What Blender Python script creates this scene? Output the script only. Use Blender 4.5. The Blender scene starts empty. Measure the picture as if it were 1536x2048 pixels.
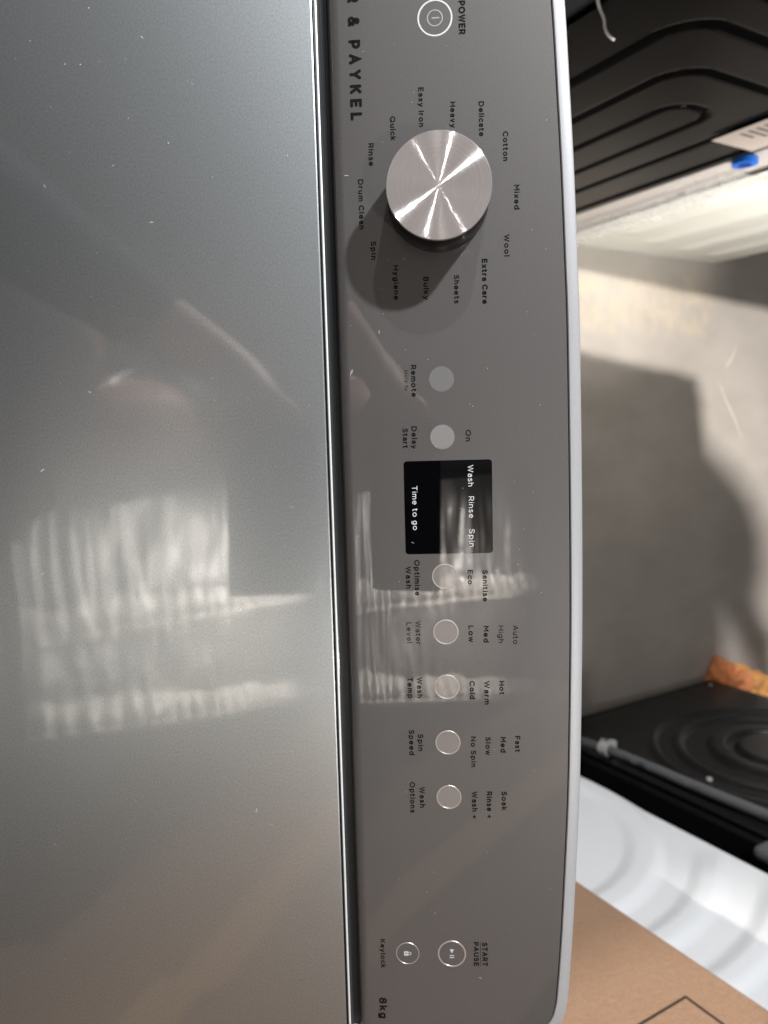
import bpy, bmesh, math, random
from mathutils import Vector, Matrix, noise
random.seed(7)
R = math.radians
sc = bpy.context.scene
C = sc.collection

# ------------------------------------------------------------------ camera
cd = bpy.data.cameras.new("Camera")
cd.sensor_fit = 'VERTICAL'; cd.sensor_height = 36; cd.sensor_width = 27; cd.lens = 27.035
cd.clip_start = 0.01; cd.clip_end = 100
cam = bpy.data.objects.new("Camera", cd); C.objects.link(cam); sc.camera = cam
CAM = Vector((0, -0.20582, 1.30264))
M = Matrix(((0.02689565, 0.99396955, 0.1063069), (0.85917581, -0.07734466, 0.50580108), (0.51097314, 0.07773247, -0.85607483)))
m4 = Matrix((( M[0][0], -M[0][1], -M[0][2], CAM.x), (M[1][0], -M[1][1], -M[1][2], CAM.y), (M[2][0], -M[2][1], -M[2][2], CAM.z), (0, 0, 0, 1)))
cam.matrix_world = m4
cd.dof.use_dof = True; cd.dof.focus_distance = 0.37; cd.dof.aperture_fstop = 10

# ------------------------------------------------------------------ light
w = bpy.data.worlds.new("World"); sc.world = w; w.use_nodes = True
w.node_tree.nodes['Background'].inputs[0].default_value = (1.0, 0.95, 0.91, 1)
w.node_tree.nodes['Background'].inputs[1].default_value = 0.18
vs = sc.view_settings; vs.view_transform = 'Standard'; vs.look = 'None'; vs.gamma = 1; vs.exposure = 0.0
def lamp(name, loc, target, power, size, col):
    l = bpy.data.lights.new(name, 'AREA'); l.shape = 'DISK'; l.size = size; l.energy = power; l.color = col
    o = bpy.data.objects.new(name, l); C.objects.link(o); o.location = loc
    o.rotation_euler = (Vector(target) - Vector(loc)).to_track_quat('-Z', 'Y').to_euler()
    return o
lamp("left_lamp", (-1.51, 0.23, 2.70), (-0.1, 0, 1), 84, 0.10, (0.95, 0.97, 1.0))
k = lamp("front_lamp", (-0.58, -2.05, 2.49), (0.12, 1.5, 0.25), 17, 0.06, (1.0, 0.94, 0.88)); k.data.spread = R(38)
lamp("low_left_lamp", (-2.10, -0.35, 2.28), (-0.1, 0, 1), 24, 0.06, (0.97, 0.97, 1.0))
lamp("right_lamp", (0.58, -0.20, 2.50), (-0.1, 0, 1), 6, 0.05, (1.0, 0.96, 0.92))
k = lamp("fridge_fill", (0.50, -0.22, 3.25), (0.5, -1.05, 2.45), 16, 0.12, (1.0, 0.93, 0.86)); k.data.spread = R(66)  # added lamp, brightens the wrapped fridge so its reflection shows
k = lamp("aisle_fill", (0.66, 1.15, 1.30), (-0.4, 1.12, 0.45), 2.1, 0.08, (1.0, 0.96, 0.90)); k.data.spread = R(44)  # added lamp with no known fixture, brightens the left appliance sides

# ------------------------------------------------------------------ helpers
def tag(o, label=None, cat=None, group=None, kind=None):
    if label: o['label'] = label
    if cat: o['category'] = cat
    if group: o['group'] = group
    if kind: o['kind'] = kind
    return o
def obj(name, bm, mat, parent=None, smooth=False, matrix=None):
    me = bpy.data.meshes.new(name)
    if isinstance(bm, bmesh.types.BMesh):
        bm.to_mesh(me); bm.free()
    else:
        me.from_pydata(bm[0], [], bm[1])
    me.update()
    if smooth:
        for p in me.polygons: p.use_smooth = True
        me.set_sharp_from_angle(angle=R(40))
    for mm in (mat if isinstance(mat, (list, tuple)) else [mat]): me.materials.append(mm)
    o = bpy.data.objects.new(name, me); C.objects.link(o)
    if parent: o.parent = parent
    if matrix is not None: o.matrix_basis = matrix
    return o
def empty(name, loc=(0, 0, 0)):
    o = bpy.data.objects.new(name, None); C.objects.link(o); o.location = loc; o.empty_display_size = .1
    return o
def box(bm, x0, x1, y0, y1, z0, z1, bev=0):
    r = bmesh.ops.create_cube(bm, size=1)
    for v in r['verts']:
        v.co = Vector((x0 if v.co.x < 0 else x1, y0 if v.co.y < 0 else y1, z0 if v.co.z < 0 else z1))
    if bev:
        es = {e for v in r['verts'] for e in v.link_edges}
        bmesh.ops.bevel(bm, geom=list(es), offset=bev, segments=3, affect='EDGES', profile=.5)
    return bm
def tube(pts, rad, seg=12, cap=True):
    bm = bmesh.new(); rings = []
    pts = [Vector(p) for p in pts]
    up = Vector((0.13, 0.2, 1)).normalized()
    for i, p in enumerate(pts):
        t = (pts[min(i+1, len(pts)-1)] - pts[max(i-1, 0)]).normalized()
        a = t.cross(up).normalized() if abs(t.dot(up)) < .98 else t.cross(Vector((1, 0, 0))).normalized()
        b = t.cross(a)
        r = rad[i] if isinstance(rad, (list, tuple)) else rad
        rings.append([bm.verts.new(p + (a*math.cos(k*2*math.pi/seg) + b*math.sin(k*2*math.pi/seg))*r) for k in range(seg)])
    for i in range(len(rings)-1):
        for k in range(seg):
            bm.faces.new((rings[i][k], rings[i][(k+1) % seg], rings[i+1][(k+1) % seg], rings[i+1][k]))
    if cap:
        bm.faces.new(rings[0]); bm.faces.new(rings[-1][::-1])
    bmesh.ops.recalc_face_normals(bm, faces=bm.faces)
    return bm
def smooth_path(ps, n=8):
    ps = [Vector(p) for p in ps]; out = []
    for i in range(len(ps)-1):
        p0 = ps[max(i-1, 0)]; p1 = ps[i]; p2 = ps[i+1]; p3 = ps[min(i+2, len(ps)-1)]
        for k in range(n):
            t = k/n
            out.append(.5*((2*p1)+(p2-p0)*t+(2*p0-5*p1+4*p2-p3)*t*t+(3*p1-p0-3*p2+p3)*t**3))
    out.append(ps[-1]); return out
def lathe(prof, seg=96):
    bm = bmesh.new(); rings = []
    for r, z in prof:
        if r < 1e-7: rings.append([bm.verts.new((0, 0, z))])
        else: rings.append([bm.verts.new((r*math.cos(k*2*math.pi/seg), r*math.sin(k*2*math.pi/seg), z)) for k in range(seg)])
    for a, b in zip(rings, rings[1:]):
        for k in range(seg):
            k2 = (k+1) % seg
            if len(a) == 1: bm.faces.new((a[0], b[k], b[k2]))
            elif len(b) == 1: bm.faces.new((a[k], a[k2], b[0]))
            else: bm.faces.new((a[k], a[k2], b[k2], b[k]))
    bmesh.ops.recalc_face_normals(bm, faces=bm.faces)
    return bm

# ------------------------------------------------------------------ materials
def mat(name, col, rough=.5, metal=0, coat=0, coat_rough=.03, **k):
    m = bpy.data.materials.new(name); m.use_nodes = True
    p = m.node_tree.nodes['Principled BSDF']
    p.inputs['Base Color'].default_value = (*col, 1); p.inputs['Roughness'].default_value = rough
    p.inputs['Metallic'].default_value = metal; p.inputs['Coat Weight'].default_value = coat
    p.inputs['Coat Roughness'].default_value = coat_rough
    for a, v in k.items(): p.inputs[a.replace('_', ' ')].default_value = v
    return m
def nodes(m): return m.node_tree.nodes, m.node_tree.links, m.node_tree.nodes['Principled BSDF']
def add_noise(m, scale, c1, c2, detail=6, p0=.35, p1=.65, stretch=None, coords='Object'):
    N, L_, P = nodes(m)
    tc = N.new('ShaderNodeTexCoord'); mp = N.new('ShaderNodeMapping'); nz = N.new('ShaderNodeTexNoise'); cr = N.new('ShaderNodeValToRGB')
    L_.new(tc.outputs[coords], mp.inputs[0]); L_.new(mp.outputs[0], nz.inputs['Vector']); L_.new(nz.outputs[0], cr.inputs[0]); L_.new(cr.outputs[0], P.inputs['Base Color'])
    if stretch: mp.inputs['Scale'].default_value = stretch
    nz.inputs['Scale'].default_value = scale; nz.inputs['Detail'].default_value = detail
    cr.color_ramp.elements[0].position = p0; cr.color_ramp.elements[1].position = p1
    cr.color_ramp.elements[0].color = (*c1, 1); cr.color_ramp.elements[1].color = (*c2, 1)
    return cr
def add_bump(m, scale, strength, dist, detail=4, coords='Object', coat=False, stretch=None):
    N, L_, P = nodes(m)
    tc = N.new('ShaderNodeTexCoord'); nz = N.new('ShaderNodeTexNoise'); b = N.new('ShaderNodeBump'); mp = N.new('ShaderNodeMapping')
    if stretch: mp.inputs['Scale'].default_value = stretch
    L_.new(tc.outputs[coords], mp.inputs[0]); L_.new(mp.outputs[0], nz.inputs['Vector']); L_.new(nz.outputs[0], b.inputs['Height'])
    nz.inputs['Scale'].default_value = scale; nz.inputs['Detail'].default_value = detail
    b.inputs['Strength'].default_value = strength; b.inputs['Distance'].default_value = dist
    L_.new(b.outputs[0], P.inputs['Normal'])
    if coat: L_.new(b.outputs[0], P.inputs['Coat Normal'])

m_panel = mat('graphite_paint', (.20, .196, .193), .44, .55, 1.0, .012)
add_noise(m_panel, 2600, (.096, .091, .088), (.148, .140, .136), 2, .3, .7)
m_lid = mat('silver_lid_paint', (.25, .25, .245), .35, 1.0, 1.0, .045, Specular_IOR_Level=.25)
add_noise(m_lid, 1500, (.36, .385, .392), (.47, .497, .506), 3, .3, .7, (.6, 1, 1))
add_bump(m_lid, 700, .05, .0003, 3)
m_lid.node_tree.nodes['Principled BSDF'].inputs['Coat IOR'].default_value = 1.8
m_panel.node_tree.nodes['Principled BSDF'].inputs['Coat IOR'].default_value = 1.6
m_rim = mat('silver_rim_paint', (.50, .50, .50), .45, .3)
add_noise(m_rim, 3000, (.31, .31, .315), (.42, .42, .43), 2, .3, .7)
m_black = mat('black_plastic', (.006, .006, .007), .4)
m_trim = mat('dark_glossy_trim', (.03, .033, .034), .16, 0, .5)
m_shine = mat('trim_shine', (.92, .94, .93), .45, .6)  # pale colour standing in for the highlight along the trim
m_cab = mat('cabinet_paint', (.45, .45, .45), .4, .2)
m_ink = mat('dark_print', (.006, .0055, .0065), .7, 0, .12, .02, Specular_IOR_Level=.08)
m_inkw = mat('pale_print', (.62, .63, .64), .5, 0, 0)
m_glass = mat('display_glass', (.0015, .0015, .002), .5, 0, .9, .01, Specular_IOR_Level=0)
m_ring = mat('button_ring', (.50, .45, .41), .32, .6)
m_ringw = mat('white_ring', (.60, .59, .585), .5)
m_icon = mat('pale_icon', (.45, .45, .46), .5)
m_icond = mat('faint_icon', (.34, .34, .345), .5)
m_knob = mat('knob_body', (.008, .008, .008), .35, Specular_IOR_Level=.25)
m_cap = mat('spun_aluminium', (.56, .515, .49), .09, .66)
def spun():
    # concentric lathe grooves: the normal tips in and out along the radius
    N, L_, P = nodes(m_cap)
    tc = N.new('ShaderNodeTexCoord')
    fl = N.new('ShaderNodeVectorMath'); fl.operation = 'MULTIPLY'; fl.inputs[1].default_value = (1, 1, 0); L_.new(tc.outputs['Object'], fl.inputs[0])
    ln = N.new('ShaderNodeVectorMath'); ln.operation = 'LENGTH'; L_.new(fl.outputs[0], ln.inputs[0])
    nr = N.new('ShaderNodeVectorMath'); nr.operation = 'NORMALIZE'; L_.new(fl.outputs[0], nr.inputs[0])
    vals = []
    for sc_, off in ((400000, 0), (310000, 7)):
        ma = N.new('ShaderNodeMath'); ma.operation = 'MULTIPLY_ADD'; ma.inputs[1].default_value = sc_; ma.inputs[2].default_value = off; L_.new(ln.outputs['Value'], ma.inputs[0])
        f = N.new('ShaderNodeMath'); f.operation = 'FLOOR'; L_.new(ma.outputs[0], f.inputs[0])
        wn = N.new('ShaderNodeTexWhiteNoise'); wn.noise_dimensions = '1D'; L_.new(f.outputs[0], wn.inputs['W']); vals.append(wn.outputs['Value'])
    ad = N.new('ShaderNodeMath'); ad.operation = 'ADD'; L_.new(vals[0], ad.inputs[0]); L_.new(vals[1], ad.inputs[1])
    k = N.new('ShaderNodeMath'); k.operation = 'MULTIPLY_ADD'; k.inputs[1].default_value = .62; k.inputs[2].default_value = -.62; L_.new(ad.outputs[0], k.inputs[0])
    sv = N.new('ShaderNodeVectorMath'); sv.operation = 'SCALE'; L_.new(nr.outputs[0], sv.inputs[0]); L_.new(k.outputs[0], sv.inputs['Scale'])
    vt = N.new('ShaderNodeVectorTransform'); vt.vector_type = 'VECTOR'; vt.convert_from = 'OBJECT'; vt.convert_to = 'WORLD'; L_.new(sv.outputs[0], vt.inputs[0])
    ge = N.new('ShaderNodeNewGeometry'); av = N.new('ShaderNodeVectorMath'); av.operation = 'ADD'; L_.new(ge.outputs['Normal'], av.inputs[0]); L_.new(vt.outputs[0], av.inputs[1])
    no = N.new('ShaderNodeVectorMath'); no.operation = 'NORMALIZE'; L_.new(av.outputs[0], no.inputs[0]); L_.new(no.outputs[0], P.inputs['Normal'])
spun()
m_white = mat('white_enamel', (.74, .76, .78), .28, 0, .4)
m_cream = mat('cream_enamel', (.76, .76, .70), .35, 0, .3)
m_foam = mat('wrapped_foam', (.62, .58, .55), .5)
add_bump(m_foam, 60, .6, .01)
m_blk = mat('black_enamel', (.006, .006, .0065), .3, 0, 0, .15, Specular_IOR_Level=.10)
m_dkplastic = mat('dark_back_panel', (.009, .009, .010), .34, Specular_IOR_Level=.35)
m_hose = mat('grey_hose', (.11, .115, .12), .4)
m_clip = mat('clear_clip', (.5, .5, .49), .3)
m_blue = mat('blue_cap', (.01, .17, .75), .4)
m_sticker = mat('white_sticker', (.66, .58, .52), .6)
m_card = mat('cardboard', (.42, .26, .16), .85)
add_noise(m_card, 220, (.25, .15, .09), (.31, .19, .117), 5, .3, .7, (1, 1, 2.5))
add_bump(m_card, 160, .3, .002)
m_card_dimmed = mat('dimmed_cardboard', (.15, .095, .065), .85); add_noise(m_card_dimmed, 220, (.125, .08, .055), (.17, .108, .075), 5, .3, .7, (1, 1, 2.5))  # cardboard darkened so its reflection in lid and panel stays dim
m_tape = mat('brown_tape', (.34, .21, .12), .25)
m_orange = mat('orange_cloth', (.95, .36, .15), .85); m_yellow = mat('yellow_cloth', (.92, .44, .14), .85)
m_wrap = mat('bubble_wrap', (.085, .08, .073), .4, 0, .1); m_seam = mat('taped_wrap', (.85, .82, .77), .2, 0, .8)  # wrap darkened to keep its reflection dim; overlapped seams whiter
m_cloth = mat('dark_jersey', (.045, .040, .042), .9)
m_skin = mat('skin', (.45, .26, .18), .5); m_hair = mat('dark_hair', (.015, .012, .01), .6)
m_ceil = mat('ceiling_paint', (.48, .48, .48), .9)

# floor: worn polished concrete
m_floor = mat('worn_concrete', (.5, .47, .43), .60, Specular_IOR_Level=.25)
def floor_mat():
    N, L_, P = nodes(m_floor)
    tc = N.new('ShaderNodeTexCoord')
    def nz(s, d=6, st=None):
        n_ = N.new('ShaderNodeTexNoise'); n_.inputs['Scale'].default_value = s; n_.inputs['Detail'].default_value = d
        if st:
            mp = N.new('ShaderNodeMapping'); mp.inputs['Scale'].default_value = st; L_.new(tc.outputs['Object'], mp.inputs[0]); L_.new(mp.outputs[0], n_.inputs['Vector'])
        else: L_.new(tc.outputs['Object'], n_.inputs['Vector'])
        return n_
    a = nz(2.2); r = N.new('ShaderNodeValToRGB'); L_.new(a.outputs[0], r.inputs[0])
    r.color_ramp.elements[0].position = .3; r.color_ramp.elements[0].color = (.44, .405, .375, 1)
    r.color_ramp.elements[1].position = .7; r.color_ramp.elements[1].color = (.56, .525, .485, 1)
    b = nz(14, 8, (1, .5, 1)); r2 = N.new('ShaderNodeValToRGB'); L_.new(b.outputs[0], r2.inputs[0])
    r2.color_ramp.elements[0].position = .35; r2.color_ramp.elements[0].color = (.88, .88, .87, 1)
    r2.color_ramp.elements[1].position = .6; r2.color_ramp.elements[1].color = (1, 1, 1, 1)
    mx = N.new('ShaderNodeMix'); mx.data_type = 'RGBA'; mx.blend_type = 'MULTIPLY'; mx.inputs[0].default_value = .8
    L_.new(r.outputs[0], mx.inputs[6]); L_.new(r2.outputs[0], mx.inputs[7]); L_.new(mx.outputs[2], P.inputs['Base Color'])
    c = nz(9, 4); mr = N.new('ShaderNodeMapRange'); mr.inputs[3].default_value = .5; mr.inputs[4].default_value = .75
    L_.new(c.outputs[0], mr.inputs[0]); L_.new(mr.outputs[0], P.inputs['Roughness'])
def floor_reflection():
    # reflected light on the concrete, painted as a ragged cream patch
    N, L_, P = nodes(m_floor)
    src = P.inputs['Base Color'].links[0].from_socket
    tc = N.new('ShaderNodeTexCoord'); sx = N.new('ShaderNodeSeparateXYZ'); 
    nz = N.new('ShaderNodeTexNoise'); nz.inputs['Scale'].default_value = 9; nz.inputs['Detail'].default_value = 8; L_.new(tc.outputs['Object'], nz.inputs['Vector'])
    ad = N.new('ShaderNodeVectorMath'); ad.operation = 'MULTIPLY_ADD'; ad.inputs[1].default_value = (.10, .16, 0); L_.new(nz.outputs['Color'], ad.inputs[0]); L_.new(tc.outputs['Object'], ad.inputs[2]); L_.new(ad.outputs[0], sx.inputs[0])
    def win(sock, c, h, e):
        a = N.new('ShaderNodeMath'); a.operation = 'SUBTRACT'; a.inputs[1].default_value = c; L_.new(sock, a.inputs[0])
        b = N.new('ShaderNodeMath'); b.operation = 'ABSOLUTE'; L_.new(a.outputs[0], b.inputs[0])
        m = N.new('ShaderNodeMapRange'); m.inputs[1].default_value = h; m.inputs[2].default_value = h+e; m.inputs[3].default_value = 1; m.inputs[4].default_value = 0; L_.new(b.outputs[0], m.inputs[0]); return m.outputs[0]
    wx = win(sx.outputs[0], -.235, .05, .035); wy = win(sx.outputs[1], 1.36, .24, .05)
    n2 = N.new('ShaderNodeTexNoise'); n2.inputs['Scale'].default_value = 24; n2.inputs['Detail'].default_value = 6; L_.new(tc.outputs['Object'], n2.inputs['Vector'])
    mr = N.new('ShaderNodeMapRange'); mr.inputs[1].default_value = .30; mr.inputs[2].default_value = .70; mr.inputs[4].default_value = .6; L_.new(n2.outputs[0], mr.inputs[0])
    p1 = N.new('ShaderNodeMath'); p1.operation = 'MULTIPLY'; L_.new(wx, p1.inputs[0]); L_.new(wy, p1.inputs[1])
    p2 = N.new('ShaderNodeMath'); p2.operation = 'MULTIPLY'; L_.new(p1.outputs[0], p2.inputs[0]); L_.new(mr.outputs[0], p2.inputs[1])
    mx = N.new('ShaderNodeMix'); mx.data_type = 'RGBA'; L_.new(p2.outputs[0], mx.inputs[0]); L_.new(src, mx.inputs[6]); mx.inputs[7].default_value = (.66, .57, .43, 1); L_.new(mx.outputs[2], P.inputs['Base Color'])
floor_mat(); floor_reflection()
m_reflection = mat('cream_reflection', (.60, .52, .36), .45)  # cream of the painted floor reflection
m_scuff = mat('pale_scuff', (.74, .70, .66), .5)

# ------------------------------------------------------------------ setting
bm = bmesh.new(); bmesh.ops.create_grid(bm, x_segments=1, y_segments=1, size=6)
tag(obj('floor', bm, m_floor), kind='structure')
bm = bmesh.new(); box(bm, -6, 6, -6, 6, 3.4, 3.5)
tag(obj('ceiling', bm, m_ceil), kind='structure')

# ------------------------------------------------------------------ the washing machine
TILT = R(34.219); LT = R(25.0)
def PF(t=TILT, org=(0, 0, 1.0)): return Matrix.Translation(org) @ Matrix.Rotation(t, 4, 'X')
BASE = Vector((0.0, -0.16, 0))
root = empty('washing_machine', BASE)
tag(root, 'silver grey top loading washing machine with a round metal dial, seen close up from above', 'washing machine')
INV = Matrix.Translation(-BASE)
PM = INV @ PF()                                   # panel frame, relative to root: x along, y up the slope, z out
mm = .001
def Pw(up, n): return (up*math.cos(TILT) - n*math.sin(TILT), 1.0 + up*math.sin(TILT) + n*math.cos(TILT))
inner = [(-300, 20), (-299.5, 34), (-296, 41), (-289, 45.5), (-270, 48.5), (-235, 52.4), (-186.7, 56.7), (-144.6, 59.2), (-112, 60.9), (-73.3, 62.4), (-48, 63.3), (-10, 63.9), (33.4, 64.4), (70, 64.6), (107.9, 64.5), (158, 63.8), (185.5, 63.1), (220.2, 61.6), (259.1, 59.6), (287.9, 57.5), (296.2, 56.2), (300.5, 54.8), (304, 52.4), (306.6, 49), (308.5, 44), (309.3, 38), (309.5, 20)]
outer_off = 6.1
def resample(ps, step=2.5):
    ps = smooth_path([(x, y, 0) for x, y in ps], 10)
    return [(p.x, p.y) for p in ps]
inn = resample(inner)
inn_ext = [(-300, y) for y in range(-60, 20, 8)] + inn + [(309.5, y) for y in range(16, -62, -8)]
def offset(ps, d):
    out = []
    for i, (x, y) in enumerate(ps):
        a = ps[max(i-1, 0)]; b = ps[min(i+1, len(ps)-1)]
        t = Vector((b[0]-a[0], b[1]-a[1])).normalized(); out.append((x - t.y*d, y + t.x*d))
    return out
# control panel sheet: flat top, rounded front edge, skirt behind
bm = bmesh.new(); cols = []
RY = 5.0
prev = None
front = [(-37.5, 0)] + [(-37.5 - 5.6*math.sin(a*R(90)/8), -4.2*(1-math.cos(a*R(90)/8))) for a in range(1, 9)] + [(-43.1, -16)]
for (x, y) in inn:
    rows = [(y, -5), (y, -.25), (y-.2, 0)] + [(y-.2 + (-37.5-(y-.2))*k/6, 0) for k in range(1, 6)] + front
    cols.append([bm.verts.new((x*mm, r[0]*mm, r[1]*mm)) for r in rows])
for a, b in zip(cols, cols[1:]):
    for k in range(len(a)-1): bm.faces.new((a[k], a[k+1], b[k+1], b[k]))
for cset in (cols[0], cols[-1]):
    low = [bm.verts.new((v.co.x, v.co.y, -.016)) for v in cset]
    for k in range(len(cset)-1): 
        try: bm.faces.new((cset[k], cset[k+1], low[k+1], low[k]))
        except Exception: pass
bmesh.ops.recalc_face_normals(bm, faces=bm.faces)
panel = obj('control_panel', bm, m_panel, root, True, PM)
tag(panel, 'glossy grey control panel printed with programme names')
# rim
bm = bmesh.new()
o0 = offset(inn_ext, .55); o1 = offset(inn_ext, .95); o2 = offset(inn_ext, 5.2); o3 = offset(inn_ext, 6.0); o4 = offset(inn_ext, 6.3)
strips = [(o0, -6), (o0, -.35), (o1, .05), (o2, .05), (o3, -.5), (o4, -1.6), (o4, -42)]
rings = [[bm.verts.new((x*mm, y*mm, z*mm)) for x, y in s] for s, z in strips]
for a, b in zip(rings, rings[1:]):
    for k in range(len(a)-1): bm.faces.new((a[k], a[k+1], b[k+1], b[k]))
bmesh.ops.recalc_face_normals(bm, faces=bm.faces)
tag(obj('panel_rim', bm, m_rim, root, True, PM), 'pale silver rim round the control panel')
# black well under panel and rim
bm = bmesh.new(); vs_ = [bm.verts.new((x*mm, y*mm, -.0055)) for x, y in o2]
bm.faces.new(vs_)
r = bmesh.ops.extrude_face_region(bm, geom=list(bm.faces))
bmesh.ops.translate(bm, vec=(0, 0, -.03), verts=[v for v in r['geom'] if isinstance(v, bmesh.types.BMVert)])
bmesh.ops.recalc_face_normals(bm, faces=bm.faces)
obj('panel_housing', bm, m_black, root, False, PM)
# lid
LY, LZ = Pw(-.0496, -.0006)
LM = INV @ PF(LT, (0, LY, LZ))
bm = bmesh.new()
pr = [(-430, -20), (-430, -3), (-427, 0), (-.9, 0), (-.35, -.12), (0, -.5), (0, -14)]
a = [bm.verts.new((-.306, y*mm, z*mm)) for y, z in pr]; b = [bm.verts.new((.316, y*mm, z*mm)) for y, z in pr]
for k in range(len(a)-1): bm.faces.new((a[k], a[k+1], b[k+1], b[k]))
bm.faces.new(a[::-1]); bm.faces.new(b)
bmesh.ops.recalc_face_normals(bm, faces=bm.faces)
tag(obj('lid', bm, m_lid, root, False, LM), 'flat silver grey lid')
# trim: half-round dark strip, its highlight made as a thin pale strip
def extr(prof, x0, x1):
    bm = bmesh.new()
    a = [bm.verts.new((x0, y*mm, z*mm)) for y, z in prof]; b = [bm.verts.new((x1, y*mm, z*mm)) for y, z in prof]
    for k in range(len(a)-1): bm.faces.new((a[k], a[k+1], b[k+1], b[k]))
    bmesh.ops.recalc_face_normals(bm, faces=bm.faces)
    return bm
arc = [(-47.95 - 1.55*math.cos(k*math.pi/14), -1.5 + 1.5*math.sin(k*math.pi/14)) for k in range(15)]
obj('lid_trim', extr([(-49.5, -10)] + arc + [(-46.4, -10)], -.306, .316), m_trim, root, True, PM)
rid = [(-48.15 - .55*math.cos(k*math.pi/8), .02 + .34*math.sin(k*math.pi/8)) for k in range(9)]
obj('trim_highlight', extr(rid, -.305, .315), m_shine, root, True, PM)
obj('gap_seal', extr([(-49.5, -9), (-42, -9)], -.306, .316), m_black, root, False, PM)
# cabinet
bm = bmesh.new()
ly = lambda d, n=-.02: (LY + d*math.cos(LT) - n*math.sin(LT), LZ + d*math.sin(LT) + n*math.cos(LT))
pts = [Pw(.064, -.037), Pw(-.046, -.037), ly(-.01), ly(-.415), (ly(-.415)[0], .02), (Pw(.064, -.037)[0], .02)]
def _pw(u, n): return (u*math.cos(TILT) - n*math.sin(TILT), 1.0 + u*math.sin(TILT) + n*math.cos(TILT))
a = [bm.verts.new((-.300, y, z)) for y, z in pts]; b = [bm.verts.new((.311, y, z)) for y, z in pts]
bm.faces.new(a[::-1]); bm.faces.new(b)
for k in range(len(a)): bm.faces.new((a[k], a[(k+1) % len(a)], b[(k+1) % len(a)], b[k]))
bmesh.ops.recalc_face_normals(bm, faces=bm.faces)
obj('cabinet', bm, m_cab, root, False, INV)

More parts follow.
